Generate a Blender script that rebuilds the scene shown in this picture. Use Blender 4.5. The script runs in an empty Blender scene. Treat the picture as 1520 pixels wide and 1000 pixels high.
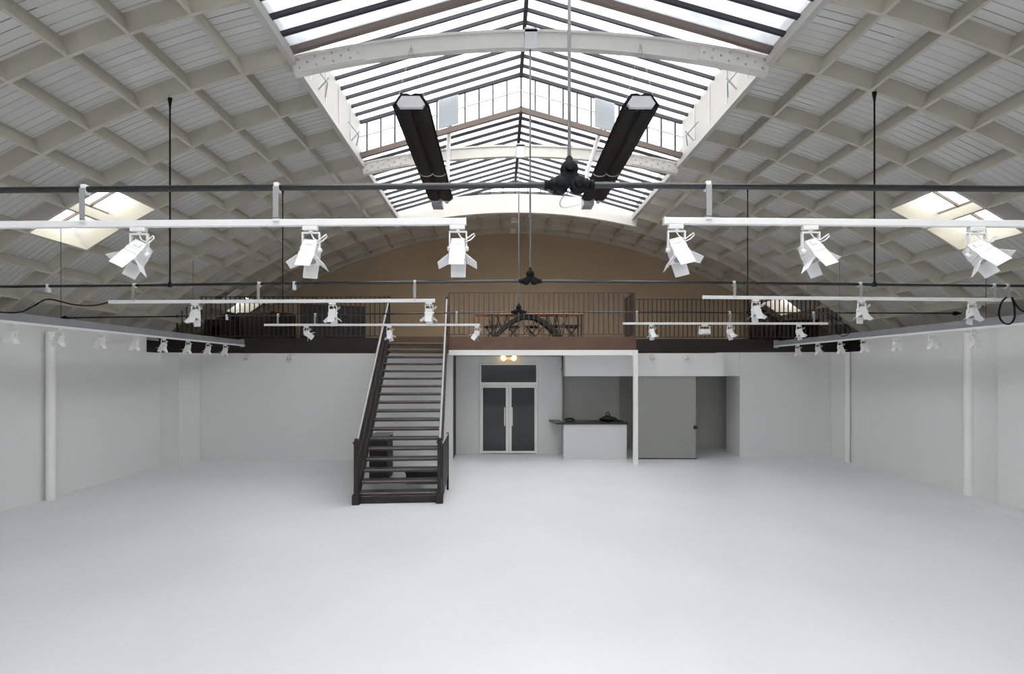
import bpy, math, random
from mathutils import Vector, Matrix, Euler
random.seed(7)
S = bpy.context.scene
COL = S.collection
R = math.radians
# ------------------------------------------------------------------ camera
F, CX, CY, CAMZ = 760.0, 742.0, 551.0, 2.57
cam = bpy.data.cameras.new('camera'); cam.sensor_width = 36; cam.lens = 18.0
cam.shift_x = (760-CX)/1520; cam.shift_y = (CY-500)/1520
camo = bpy.data.objects.new('camera', cam); COL.objects.link(camo)
camo.location = (0, 0, CAMZ); camo.rotation_euler = (R(90), 0, 0); cam.clip_start = .05
S.camera = camo
def at(px, py, d):            # photo pixel + distance -> place
    return Vector(((px-CX)*d/F, d, CAMZ+(CY-py)*d/F))
# vault
XC, ZC, RV, RP = .45, -7.94, 15.4, 15.65
def vp(r, arc, y):
    t = arc/RV
    return Vector((XC+r*math.sin(t), y, ZC+r*math.cos(t)))
def vz(x, r=RP): return ZC+math.sqrt(r*r-(x-XC)**2)

# ------------------------------------------------------------------ materials
def mat(name, col, rough=.6, metal=0., vary=0., scale=3., spec=.5, bump=0., emit=None, es=0.):
    m = bpy.data.materials.new(name); m.use_nodes = True
    nt = m.node_tree; b = nt.nodes['Principled BSDF']
    b.inputs['Base Color'].default_value = (*col, 1)
    b.inputs['Roughness'].default_value = rough; b.inputs['Metallic'].default_value = metal
    b.inputs['Specular IOR Level'].default_value = spec
    if emit:
        b.inputs['Emission Color'].default_value = (*emit, 1); b.inputs['Emission Strength'].default_value = es
    if vary or bump:
        tc = nt.nodes.new('ShaderNodeTexCoord'); n = nt.nodes.new('ShaderNodeTexNoise')
        n.inputs['Scale'].default_value = scale; n.inputs['Detail'].default_value = 5
        nt.links.new(tc.outputs['Object'], n.inputs['Vector'])
        if vary:
            r = nt.nodes.new('ShaderNodeValToRGB')
            r.color_ramp.elements[0].position = .3; r.color_ramp.elements[1].position = .7
            r.color_ramp.elements[0].color = (*[max(0, c*(1-vary)) for c in col], 1)
            r.color_ramp.elements[1].color = (*[min(1, c*(1+vary)) for c in col], 1)
            nt.links.new(n.outputs['Fac'], r.inputs['Fac']); nt.links.new(r.outputs['Color'], b.inputs['Base Color'])
        if bump:
            bp = nt.nodes.new('ShaderNodeBump'); bp.inputs['Strength'].default_value = bump
            bp.inputs['Distance'].default_value = .02
            nt.links.new(n.outputs['Fac'], bp.inputs['Height']); nt.links.new(bp.outputs['Normal'], b.inputs['Normal'])
    return m
def plank_mat():
    m = bpy.data.materials.new('painted_boards'); m.use_nodes = True
    nt = m.node_tree; L = nt.links.new; N = nt.nodes.new; b = nt.nodes['Principled BSDF']
    b.inputs['Roughness'].default_value = .75
    tc = N('ShaderNodeTexCoord'); sx = N('ShaderNodeSeparateXYZ'); L(tc.outputs['Object'], sx.inputs[0])
    def M(op, a, c=None):
        k = N('ShaderNodeMath'); k.operation = op
        for i, v in enumerate((a, c)):
            if v is None: continue
            if isinstance(v, (int, float)): k.inputs[i].default_value = v
            else: L(v, k.inputs[i])
        return k.outputs[0]
    y = M('DIVIDE', sx.outputs['Y'], .125); fl = M('FLOOR', y); fr = M('FRACT', y)
    cell = M('FLOOR', M('DIVIDE', sx.outputs['X'], 1.3))
    cv = N('ShaderNodeCombineXYZ'); L(fl, cv.inputs[0]); L(cell, cv.inputs[1])
    wn = N('ShaderNodeTexWhiteNoise'); wn.noise_dimensions = '2D'; L(cv.outputs[0], wn.inputs['Vector'])
    edge = M('LESS_THAN', M('MINIMUM', fr, M('SUBTRACT', 1.0, fr)), .055)
    nz = N('ShaderNodeTexNoise'); nz.inputs['Scale'].default_value = 1.4; nz.inputs['Detail'].default_value = 3
    L(tc.outputs['Object'], nz.inputs['Vector'])
    gap = M('MULTIPLY', edge, M('ADD', .3, M('MULTIPLY', M('POWER', wn.outputs['Value'], 3.0), .7)))
    tone = M('ADD', M('MULTIPLY', wn.outputs['Value'], .10), M('MULTIPLY', nz.outputs['Fac'], .12))
    tone = M('ADD', tone, .88)
    tone = M('MULTIPLY', tone, M('SUBTRACT', 1.0, M('MULTIPLY', gap, .8)))
    mx = N('ShaderNodeMix'); mx.data_type = 'RGBA'; mx.blend_type = 'MULTIPLY'; mx.inputs['Factor'].default_value = 1
    mx.inputs['A'].default_value = (.60, .595, .575, 1)
    cb = N('ShaderNodeCombineColor')
    for i in range(3): L(tone, cb.inputs[i])
    L(cb.outputs[0], mx.inputs['B']); L(mx.outputs['Result'], b.inputs['Base Color'])
    bp = N('ShaderNodeBump'); bp.inputs['Strength'].default_value = .5; bp.inputs['Distance'].default_value = .02
    bp.invert = True; L(edge, bp.inputs['Height']); L(bp.outputs['Normal'], b.inputs['Normal'])
    return m
def floor_mat():
    m = mat('resin_floor', (.70, .708, .738), .34, vary=.035, scale=.55, spec=.4)
    nt = m.node_tree; b = nt.nodes['Principled BSDF']
    n = nt.nodes.new('ShaderNodeTexNoise'); n.inputs['Scale'].default_value = 2.2; n.inputs['Detail'].default_value = 6
    tc = nt.nodes.new('ShaderNodeTexCoord'); nt.links.new(tc.outputs['Object'], n.inputs['Vector'])
    mr = nt.nodes.new('ShaderNodeMapRange'); mr.inputs['To Min'].default_value = .26; mr.inputs['To Max'].default_value = .46
    nt.links.new(n.outputs['Fac'], mr.inputs['Value']); nt.links.new(mr.outputs['Result'], b.inputs['Roughness'])
    return m
def glass_mat(name, tr=(1, 1, 1), haze=.0, gloss=.06, hazecol=(.9, .93, .95), streak=0.):
    m = bpy.data.materials.new(name); m.use_nodes = True
    nt = m.node_tree; N = nt.nodes.new; L = nt.links.new
    nt.nodes.remove(nt.nodes['Principled BSDF']); out = nt.nodes['Material Output']
    t = N('ShaderNodeBsdfTransparent'); t.inputs['Color'].default_value = (*tr, 1)
    h = N('ShaderNodeBsdfTranslucent'); h.inputs['Color'].default_value = (*hazecol, 1)
    g = N('ShaderNodeBsdfGlossy'); g.inputs['Roughness'].default_value = .08
    m1 = N('ShaderNodeMixShader'); m1.inputs[0].default_value = haze
    L(t.outputs[0], m1.inputs[1]); L(h.outputs[0], m1.inputs[2])
    if streak:
        tc = N('ShaderNodeTexCoord'); n = N('ShaderNodeTexNoise'); n.inputs['Scale'].default_value = 2.0
        n.inputs['Detail'].default_value = 4; L(tc.outputs['Object'], n.inputs['Vector'])
        mr = N('ShaderNodeMapRange'); mr.inputs['From Min'].default_value = .35; mr.inputs['From Max'].default_value = .7
        mr.inputs['To Min'].default_value = haze*(1-streak); mr.inputs['To Max'].default_value = min(1, haze*(1+streak))
        L(n.outputs['Fac'], mr.inputs['Value']); L(mr.outputs['Result'], m1.inputs[0])
    m2 = N('ShaderNodeMixShader'); m2.inputs[0].default_value = gloss
    L(m1.outputs[0], m2.inputs[1]); L(g.outputs[0], m2.inputs[2]); L(m2.outputs[0], out.inputs['Surface'])
    return m
WALL = mat('white_wall_paint', (.70, .70, .695), .7, vary=.012, scale=.8)
WHITE = mat('white_gloss_paint', (.80, .80, .78), .45, vary=.01, scale=2)
CURB = mat('white_curb_paint', (.45, .438, .41), .6, vary=.03, scale=2)
TRACK = mat('white_powder_coat', (.72, .72, .715), .35)
RIB = mat('cream_rib_paint', (.48, .455, .385), .7, vary=.06, scale=2.5)
BEAM = mat('white_beam_paint', (.66, .645, .60), .55, vary=.04, scale=4)
BOARD = plank_mat(); FLOOR = floor_mat()
GABLE = mat('tan_gable_paint', (.40, .315, .215), .8, vary=.05, scale=.9)
DOORWALL = mat('grey_white_paint', (.66, .66, .655), .6, vary=.012, scale=1)
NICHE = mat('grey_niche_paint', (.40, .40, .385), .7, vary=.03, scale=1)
DOORGREY = mat('grey_door_paint', (.29, .29, .275), .55, vary=.02, scale=1)
RUST = mat('brown_fascia_paint', (.115, .060, .036), .6, vary=.15, scale=3)
DARKF = mat('black_brown_steel', (.016, .012, .009), .5, vary=.2, scale=3)
IRON = mat('stair_iron', (.030, .024, .022), .5, spec=.25, vary=.2, scale=6)
TREAD = mat('worn_tread_steel', (.048, .038, .035), .42, vary=.25, scale=5)
RAILP = mat('handrail_steel', (.36, .35, .345), .4)
BALU = mat('brown_iron', (.055, .038, .030), .5)
BLACK = mat('black_pipe_paint', (.006, .0065, .008), .5, spec=.14)
BLACKM = mat('matte_black', (.012, .012, .013), .6, vary=.2, scale=4)
HEAT = mat('heater_black', (.009, .009, .010), .42, vary=.2, scale=5, spec=.25)
GALV = mat('galvanised_steel', (.42, .435, .45), .42, metal=.5, vary=.12, scale=7)
LGREY = mat('light_grey_steel', (.62, .63, .64), .4, vary=.05, scale=6)
BAR = mat('grey_glazing_bar', (.045, .045, .055), .7, spec=.2)
PIPE = mat('black_pipe_gloss', (.008, .0085, .010), .22, spec=.6)
ROD = mat('grey_rod', (.16, .165, .17), .45, metal=.3)
BRK = mat('grey_bracket', (.30, .305, .31), .45, metal=.2)
CNT = mat('counter_paint', (.60, .60, .595), .6)
NOSE = mat('worn_nosing', (.20, .18, .17), .4, vary=.25, scale=6)
CHAN = mat('grey_channel', (.26, .27, .285), .5, metal=.2, vary=.08, scale=5)
MEZZF = mat('mezzanine_boards', (.46, .30, .17), .6, vary=.15, scale=3)
BROWNBAR = mat('brown_glazing_bar', (.14, .105, .09), .6)
VENT = mat('vent_plate', (.30, .325, .345), .5, vary=.05, scale=4)
WOOD = mat('orange_wood', (.62, .30, .15), .5, vary=.25, scale=7)
COUNTERTOP = mat('black_worktop', (.012, .012, .013), .3)
DGLASS = mat('dark_door_glass', (.010, .012, .015), .06, spec=.5)
PLATE = mat('black_return', (.02, .02, .02), .6)
AMBER = mat('amber_lamp', (1, .8, .4), .4, emit=(1, .62, .16), es=2.2)
LENS = mat('lamp_lens', (.25, .26, .28), .15)
CLEAR = glass_mat('clear_glass', (.92, .92, .915), .14, .04, streak=.8)
FROST = glass_mat('frosted_glass', (.44, .45, .46), .5, .05, (.70, .72, .74), streak=.25)
SIDEG = glass_mat('side_skylight_glass', (.98, .98, .96), .15, .04)

# ------------------------------------------------------------------ mesh builder
ORG = {}
class MB:
    def __init__(s): s.v = []; s.f = []
    def add(s, vs, fs):
        k = len(s.v); s.v += [Vector(p) for p in vs]; s.f += [tuple(i+k for i in f) for f in fs]; return s
    def box(s, a, b, m=None):
        x0, y0, z0 = a; x1, y1, z1 = b
        vs = [Vector(p) for p in ((x0,y0,z0),(x1,y0,z0),(x1,y1,z0),(x0,y1,z0),(x0,y0,z1),(x1,y0,z1),(x1,y1,z1),(x0,y1,z1))]
        if m is not None: vs = [m @ p for p in vs]
        return s.add(vs, [(0,3,2,1),(4,5,6,7),(0,1,5,4),(1,2,6,5),(2,3,7,6),(3,0,4,7)])
    def extrude(s, loop, vec):
        n = len(loop); loop = [Vector(p) for p in loop]; vec = Vector(vec)
        return s.add(loop+[p+vec for p in loop], [tuple(range(n))[::-1], tuple(range(n, 2*n))]+[(i, (i+1) % n, n+(i+1) % n, n+i) for i in range(n)])
    def bar(s, p, q, w, h, up=(0, 0, 1)):   # rectangular bar from p to q
        p = Vector(p); q = Vector(q); d = (q-p).normalized(); up = Vector(up)
        if abs(d.dot(up)) > .99: up = Vector((0, 1, 0))
        a = d.cross(up).normalized(); u = a.cross(d).normalized()
        c = [(-w/2, -h/2), (w/2, -h/2), (w/2, h/2), (-w/2, h/2)]
        return s.extrude([p+a*i+u*j for i, j in c], q-p)
    def tube(s, pts, r, n=8, closed=False, radii=None):
        pts = [Vector(p) for p in pts]; k0 = len(s.v); m = len(pts)
        prev = None
        for i, p in enumerate(pts):
            if closed: t = pts[(i+1) % m]-pts[i-1]
            else: t = pts[min(i+1, m-1)]-pts[max(i-1, 0)]
            t.normalize()
            if prev is None:
                a = t.cross(Vector((0, 0, 1)))
                if a.length < .1: a = t.cross(Vector((0, 1, 0)))
            else: a = prev-t*prev.dot(t)
            a.normalize(); b = t.cross(a); prev = a
            rr = radii[i] if radii else r
            for j in range(n):
                w = 2*math.pi*j/n; s.v.append(p+a*math.cos(w)*rr+b*math.sin(w)*rr)
        for i in range(m if closed else m-1):
            for j in range(n):
                i2 = (i+1) % m; j2 = (j+1) % n
                s.f.append((k0+i*n+j, k0+i*n+j2, k0+i2*n+j2, k0+i2*n+j))
        if not closed:
            s.f.append(tuple(k0+j for j in range(n))[::-1]); s.f.append(tuple(k0+(m-1)*n+j for j in range(n)))
        return s
    def lathe(s, o, axis, prof, n=20):
        o = Vector(o); ax = Vector(axis).normalized(); a = ax.cross(Vector((.31, .95, .02))).normalized(); b = ax.cross(a)
        k = len(s.v)
        for (r, h) in prof:
            for j in range(n):
                w = 2*math.pi*j/n; s.v.append(o+ax*h+(a*math.cos(w)+b*math.sin(w))*max(r, 1e-4))
        for i in range(len(prof)-1):
            for j in range(n): s.f.append((k+i*n+j, k+i*n+(j+1) % n, k+(i+1)*n+(j+1) % n, k+(i+1)*n+j))
        s.f.append(tuple(k+j for j in range(n))[::-1]); s.f.append(tuple(k+(len(prof)-1)*n+j for j in range(n)))
        return s
    def build(s, name, m, parent=None, org=None, smooth=False, bevel=0., auto=True):
        if parent is not None: o0 = ORG[parent.name] if org is None else Vector(org)
        else:
            if org is None:
                xs = [p.x for p in s.v]; ys = [p.y for p in s.v]; zs = [p.z for p in s.v]
                org = ((min(xs)+max(xs))/2, (min(ys)+max(ys))/2, min(zs))
            o0 = Vector(org)
        me = bpy.data.meshes.new(name); me.from_pydata([tuple(p-o0) for p in s.v], [], s.f); me.update()
        import bmesh
        bm = bmesh.new(); bm.from_mesh(me); bmesh.ops.recalc_face_normals(bm, faces=bm.faces); bm.to_mesh(me); bm.free()
        if smooth:
            for p in me.polygons: p.use_smooth = True
            me.set_sharp_from_angle(angle=R(40))
        me.materials.append(m)
        o = bpy.data.objects.new(name, me); COL.objects.link(o)
        if parent is not None:
            o.parent = parent; o.location = o0-ORG[parent.name]
        else: o.location = o0
        ORG[o.name] = o0.copy()
        if bevel:
            bv = o.modifiers.new('bevel', 'BEVEL'); bv.width = bevel; bv.segments = 2; bv.limit_method = 'ANGLE'
        return o
def tag(o, label=None, cat=None, group=None, kind=None):
    if label: o['label'] = label
    if cat: o['category'] = cat
    if group: o['group'] = group
    if kind: o['kind'] = kind
    return o
def empty(name, loc):
    o = bpy.data.objects.new(name, None); COL.objects.link(o); o.location = loc; o.empty_display_size = .1
    ORG[o.name] = Vector(loc); return o
def thing(name, loc, label, cat, group=None): return tag(empty(name, loc), label, cat, group)
def struct(o): o['kind'] = 'structure'; return o
def box(name, a, b, m, **k): return MB().box(a, b).build(name, m, **k)
def kids(o): return [c for c in COL.objects if c.parent == o]
def copy_tree(o, parent=None):
    c = o.copy(); COL.objects.link(c); c.parent = parent
    for ch in CH.get(o.name, []): copy_tree(ch, c)
    return c
CH = {}

# ------------------------------------------------------------------ floor and walls
YB = -8.0
struct(box('floor', (-11.2, YB-.3, -.15), (12.1, 18.3, 0), FLOOR))
def prism(pts, z0, z1): return MB().extrude([(x, y, z0) for x, y in pts], (0, 0, z1-z0))
struct(prism([(-8.72, YB), (-9.18, 13.3), (-10.6, 13.3), (-10.6, YB)], 0, 3.5).build('wall_left', WALL))
struct(prism([(-9.18, 13.3), (-9.21, 14.84), (-10.6, 14.84), (-10.6, 13.3)], 0, 3.07).build('wall_left_end', WALL))
struct(box('wall_left_pier', (-9.2, 13.85, 0), (-8.69, 14.85, 3.08), WALL))
struct(prism([(9.72, 9.86), (9.87, 13.8), (11.5, 13.8), (11.5, 9.86)], 0, 3.5).build('wall_right', WALL))
struct(prism([(9.87, 13.8), (9.93, 15.37), (11.5, 15.37), (11.5, 13.8)], 0, 3.12).build('wall_right_end', WALL))
struct(prism([(9.50, YB), (9.58, 9.85), (11.5, 9.85), (11.5, YB)], 0, 3.5).build('wall_right_near', WALL))
wf = MB().box((-11, YB-.3, 0), (-4.2, YB, 9.2)).box((5.1, YB-.3, 0), (12, YB, 9.2)).box((-4.2, YB-.3, 4.7), (5.1, YB, 9.2)).box((-4.2, YB-.3, 0), (5.1, YB, 3.15))
struct(wf.build('wall_front', WALL))
wn = struct(empty('window_6', (.45, YB-.15, .5)))  # high window added out of view for light from behind the camera
MB().box((-4.2, YB-.16, 3.15), (5.1, YB-.15, 4.7)).build('pane', CLEAR, wn)
wm = MB()
for i in range(7): wm.box((-4.2+9.3*i/6-.03, YB-.2, 3.15), (-4.2+9.3*i/6+.03, YB-.1, 4.7))
for z in (3.18, 4.67): wm.box((-4.2, YB-.19, z-.03), (5.1, YB-.11, z+.03))
wm.build('muntin', BAR, wn)
struct(prism([(9.02, 3.0), (9.10, 9.93), (9.56, 9.93), (9.49, 3.0)], 0.001, .02).build('trim_1', FLOOR))
# back walls under the mezzanine
struct(box('wall_back_left', (-9.21, 14.86, 0), (-1.37, 15.06, 3.09), WALL))
struct(box('wall_recess_left', (-1.45, 15.07, 0), (-1.37, 15.95, 3.04), PLATE))
w = MB().box((-1.37, 15.96, 0), (-.64, 16.12, 3.04)).box((1.19, 15.96, 0), (1.93, 16.12, 3.04)).box((-.64, 15.96, 2.83), (1.19, 16.12, 3.04))
struct(w.build('wall_recess', DOORWALL))
struct(box('wall_bulkhead', (1.9, 14.92, 2.43), (6.5, 15.36, 3.1), WALL))
struct(box('wall_bulkhead_right', (6.51, 15.38, 2.43), (7.2, 15.6, 3.14), WALL))
struct(box('wall_back_right', (7.21, 15.38, 0), (11.5, 16.3, 3.14), WALL))
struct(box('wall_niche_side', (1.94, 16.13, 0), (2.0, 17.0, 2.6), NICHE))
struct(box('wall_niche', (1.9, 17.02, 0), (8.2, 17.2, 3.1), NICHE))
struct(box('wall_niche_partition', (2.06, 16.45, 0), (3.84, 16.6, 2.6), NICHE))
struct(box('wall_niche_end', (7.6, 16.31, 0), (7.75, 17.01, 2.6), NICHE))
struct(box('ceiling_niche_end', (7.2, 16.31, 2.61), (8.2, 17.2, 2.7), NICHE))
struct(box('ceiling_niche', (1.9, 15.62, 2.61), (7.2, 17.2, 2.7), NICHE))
# mezzanine slab and fascias
struct(MB().box((-10.6, 14.97, 3.2), (-3.2, 18, 3.53)).box((-3.2, 14.38, 3.2), (3.78, 18, 3.53)).box((3.78, 15.48, 3.2), (11.5, 18, 3.53)).build('floor_mezzanine', MEZZF))
struct(box('trim_2', (-10.6, 14.86, 3.10), (-3.2, 14.96, 3.54), DARKF))
struct(box('trim_3', (-1.42, 14.27, 3.17), (3.80, 14.37, 3.54), RUST))
struct(box('trim_4', (3.78, 15.37, 3.15), (11.5, 15.47, 3.54), DARKF))
struct(box('trim_5', (-1.42, 14.25, 3.02), (3.80, 14.5, 3.165), WHITE))
struct(box('trim_6', (3.70, 14.51, 3.02), (3.80, 14.91, 3.5), WHITE))
struct(box('trim_7', (-3.2, 14.27, 3.30), (-1.43, 14.37, 3.54), RUST))
struct(box('ceiling_recess', (-1.45, 14.51, 3.05), (3.69, 16.3, 3.15), WHITE))
# gable wall with arched head
loop = [(-10.6, 18.02, 0)]+[vp(15.6, a, 18.02) for a in [-11.6+i*23.2/48 for i in range(49)]]+[(11.5, 18.02, 0)]
struct(MB().extrude(loop, (0, .25, 0)).build('wall_back', GABLE))

# ------------------------------------------------------------------ barrel vault
DA = 3.75; Y0 = 7.45; ST = 1.25
ARCS = [3.45+.79*k for k in range(12)]
OPEN = {(-1, 5, 8.70), (-1, 6, 8.70), (1, 5, 8.70), (1, 6, 8.70), (-1, 7, 16.20), (1, 7, 16.20)}
YS = [Y0+ST*k for k in range(-12, 9)]; YS = [y for y in YS if y > YB]+[18.02]; YS = [YB]+YS
vb = MB()
def patch(a0, a1, y0, y1, n=2):
    p = [a0+(a1-a0)*i/n for i in range(n+1)]
    lo = []
    for r in (RP, RP+.12):
        lo += [[vp(r, a, y0) for a in p], [vp(r, a, y1) for a in p]]
    for i in range(n):
        vb.add([lo[0][i], lo[0][i+1], lo[1][i+1], lo[1][i]], [(0, 1, 2, 3)])
        vb.add([lo[2][i], lo[2][i+1], lo[3][i+1], lo[3][i]], [(0, 1, 2, 3)])
for j in range(len(YS)-1):
    y0, y1 = YS[j], YS[j+1]
    for sgn in (-1, 1):
        for k in range(len(ARCS)-1):
            if any(s == sgn and kk == k and abs(yy-y0) < .01 for s, kk, yy in OPEN): continue
            patch(sgn*ARCS[k], sgn*ARCS[k+1], y0, y1)
    if y0 > 14.9: patch(-3.45, 3.45, y0, y1, 18)
def build_plain(mb, name, m, parent=None):
    me = bpy.data.meshes.new(name); me.from_pydata([tuple(p) for p in mb.v], [], mb.f); me.materials.append(m)
    o = bpy.data.objects.new(name, me); COL.objects.link(o); ORG[o.name] = Vector((0, 0, 0)); return o
ceil = struct(build_plain(vb, 'ceiling', BOARD))
def arch(a0, a1, y, w, r0, r1, n=40):
    b = MB(); P = [a0+(a1-a0)*i/n for i in range(n+1)]
    sec = [(r0, y-w/2), (r0, y+w/2), (r1, y+w/2), (r1, y-w/2)]
    vs = []; fs = []
    for a in P: vs += [vp(r, a, yy) for r, yy in sec]
    for i in range(n):
        for j in range(4): fs.append((4*i+j, 4*i+(j+1) % 4, 4*i+4+(j+1) % 4, 4*i+4+j))
    fs += [(0, 1, 2, 3), (4*n, 4*n+1, 4*n+2, 4*n+3)]
    return b.add(vs, fs)
for y in [v for v in YS if v > 2.2 and v < 17.9]:
    main = abs((y-Y0)/DA-round((y-Y0)/DA)) < .01
    w = .06 if main else .045
    if y > 15:
        arch(-11.4, 11.4, y, w, RV, RP, 60).build('rib', RIB, ceil)
    else:
        for sg in (-1, 1): arch(sg*3.46, sg*11.4, y, w, RV, RP, 30).build('rib', RIB, ceil)
arch(-3.6, 3.6, 14.95, .12, 15.13, RP+.02, 30).build('end_beam', BEAM, ceil)
arch(-11.4, 11.4, 17.95, .12, RV-.05, RP, 60).build('rib', RIB, ceil)
def purlin(a, y0, y1, w=.042, r0=RV+.004, m=RIB):
    t = a/RV; e = Vector((math.cos(t), 0, -math.sin(t)))*w/2
    MB().extrude([vp(r0, a, y0)-e, vp(r0, a, y0)+e, vp(RP, a, y0)+e, vp(RP, a, y0)-e], (0, y1-y0, 0)).build('purlin', m, ceil)
for sg in (-1, 1):
    for k in range(1, 11): purlin(sg*ARCS[k], 2.45, 18)
    purlin(sg*3.45, 14.95, 18)
for i in range(1, 9): purlin(-3.45+6.9*i/9, 15.0, 18)

# arched beams that cross the open skylight
for nm, y, lab in (('roof_beam', 7.45, 'white arched beam crossing the skylight nearest, riveted plates at both ends'),
                   ('roof_beam', 11.2, 'white arched beam crossing the skylight behind the two black heaters')):
    t = thing(nm, vp(15.18, 0, y), lab, 'beam', 'arched beams across the skylight')
    arch(-3.5, 3.5, y, .10, 15.19, 15.43, 40).build('web', BEAM, t)
    arch(-3.5, 3.5, y, .16, 15.40, 15.435, 40).build('top_flange', BEAM, t)
    for sg in (-1, 1):
        arch(sg*2.45, sg*3.48, y-.06, .02, 15.21, 15.40, 8).build('splice_plate', BEAM, t)
        for i in range(8):
            for r in (15.25, 15.31, 15.37):
                if (i+(0 if r == 15.31 else 1)) % 2: continue
                p = vp(r, sg*(2.52+i*.125), y-.07); MB().lathe(p, (0, -1, 0), [(.017, 0), (.017, .008), (.009, .016)], 8).build('rivet', GALV, t)
    pc = vp(15.31, 0, y-.06)
    MB().box(pc-Vector((.09, .02, .15)), pc+Vector((.09, .0, .15))).build('hanger_plate', LGREY, t)

# ------------------------------------------------------------------ main skylight (lantern)
HW = XC-vp(RV, -3.45, 0).x     # half width
EX = [XC-HW, XC+HW]
sky = struct(empty('window_1', (XC, 5, 7.07)))
ZE_LO, ZA_LO, ZE_HI, ZA_HI = CAMZ+4.60, CAMZ+5.58, CAMZ+5.31, CAMZ+6.33
def zr(hi, x):   # roof line height at x
    e, a = (ZE_HI, ZA_HI) if hi else (ZE_LO, ZA_LO)
    return a-(a-e)*abs(x-XC)/HW
SEC = [(YB, 3.6, True, CLEAR, BAR), (3.6, 7.28, False, FROST, BAR), (7.28, 10.87, True, CLEAR, BAR), (10.87, 14.95, False, CLEAR, BAR)]
zv = vp(RV, 3.45, 0).z
for y0, y1, hi, gm, bm_ in SEC:
    e, a = (ZE_HI, ZA_HI) if hi else (ZE_LO, ZA_LO)
    for sg in (-1, 1):
        x = XC+sg*HW
        MB().extrude([(x, y0, e), (XC, y0, a), (XC, y0, a+.012), (x, y0, e+.012)], (0, y1-y0, 0)).build('pane', gm, sky)
        mb = MB(); n = round((y1-y0)/(.34 if y0 > 3 else .6)); st = (y1-y0)/n
        for i in range(n+1):
            y = y0+i*st
            mb.bar((x, y, e-.03), (XC, y, a-.03), (.036 if y0 > 7 else .046) if gm is CLEAR else .045, .06)
        mb.build('muntin', bm_, sky)
        # curb
        cb = MB().box((min(x, x+sg*.08), y0, zv-.02), (max(x, x+sg*.08), y1, e+.03))
        cb.build('curb', CURB, sky)
        if hi:
            jm = MB()
            for i in range(1, 5):
                y = y0+(y1-y0)*i/5; jm.box((x-sg*.012-.006, y-.008, zv), (x-sg*.012+.006, y+.008, e))
            jm.build('curb_joint', LGREY, sky)
    MB().box((XC-.035, y0, a-.10), (XC+.035, y1, a+.05)).build('ridge_beam', BAR, sky)
# lip along the vault edge
for sg in (-1, 1):
    x = XC+sg*HW
    MB().box((min(x-sg*.03, x+sg*.06), YB, zv-.09), (max(x-sg*.03, x+sg*.06), 14.95, zv+.03)).build('curb_lip', CURB, sky)
    for y in (8.35, 10.2):      # stay rods on the curb
        q = MB(); c = Vector((x-sg*.02, y, zv+.2))
        q.tube([c+Vector((-sg*.02, -.3, .12)), c+Vector((-sg*.14, 0, 0)), c+Vector((-sg*.02, .25, -.1))], .012, 6)
        q.tube([c+Vector((0, -.02, -.12)), c+Vector((-sg*.16, 0, .08))], .012, 6)
        q.build('stay_rod', GALV, sky)
# vertical glazed steps (near, far) between low and high roof, and end glazing
for y in (3.6, 7.28, 10.87):
    for sg in (-1, 1):
        x = XC+sg*HW
        MB().extrude([(x, y, ZE_LO), (XC, y, ZA_LO), (XC, y, ZA_HI), (x, y, ZE_HI)], (0, .01, 0)).build('pane', CLEAR, sky)
        mb = MB()
        for i in range(0, 12):
            xx = XC+sg*HW*(i/11.5); mb.box((xx-.016, y-.02, zr(0, xx)), (xx+.016, y+.02, zr(1, xx)))
        mb.build('muntin', BAR, sky)
        MB().bar((x, y, ZE_LO-.03), (XC, y, ZA_LO-.03), .07, .11).build('step_rail', BROWNBAR, sky)
        MB().bar((x, y, ZE_HI-.03), (XC, y, ZA_HI-.03), .06, .07).build('step_rail', BAR, sky)
        mm = MB()
        p0 = Vector((x, y-.02, ZE_LO+.36)); p1 = Vector((XC, y-.02, ZA_LO+.36)); mm.bar(p0, p1, .014, .018); mm.build('muntin', CHAN, sky)
for cx in ((-1.09), (2.22)):
    MB().extrude([(cx-.21, 10.84, zr(0, cx-.21)+.05), (cx+.21, 10.84, zr(0, cx+.21)+.05), (cx+.21, 10.84, zr(1, cx+.21)-.05), (cx-.21, 10.84, zr(1, cx-.21)-.05)], (0, .02, 0)).build('vent_panel', VENT, sky)
xe = 1.75
MB().extrude([(XC-xe, 14.97, zr(0, XC-xe)), (XC, 14.97, ZA_LO), (XC+xe, 14.97, zr(0, XC+xe)), (XC+xe, 14.97, vz(XC+xe, RP)), (XC, 14.97, vz(XC, RP)), (XC-xe, 14.97, vz(XC-xe, RP))], (0, .01, 0)).build('pane', CLEAR, sky)
mb = MB()
for i in range(-4, 5):
    xx = XC+i*.37; mb.box((xx-.012, 14.94, vz(xx, RP)), (xx+.012, 14.96, zr(0, xx)))
mb.build('muntin', BAR, sky)
for sg in (-1, 1):
    MB().bar((XC+sg*HW, 14.93, ZE_LO-.03), (XC, 14.93, ZA_LO-.03), .05, .06).build('step_rail', BAR, sky)

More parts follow.
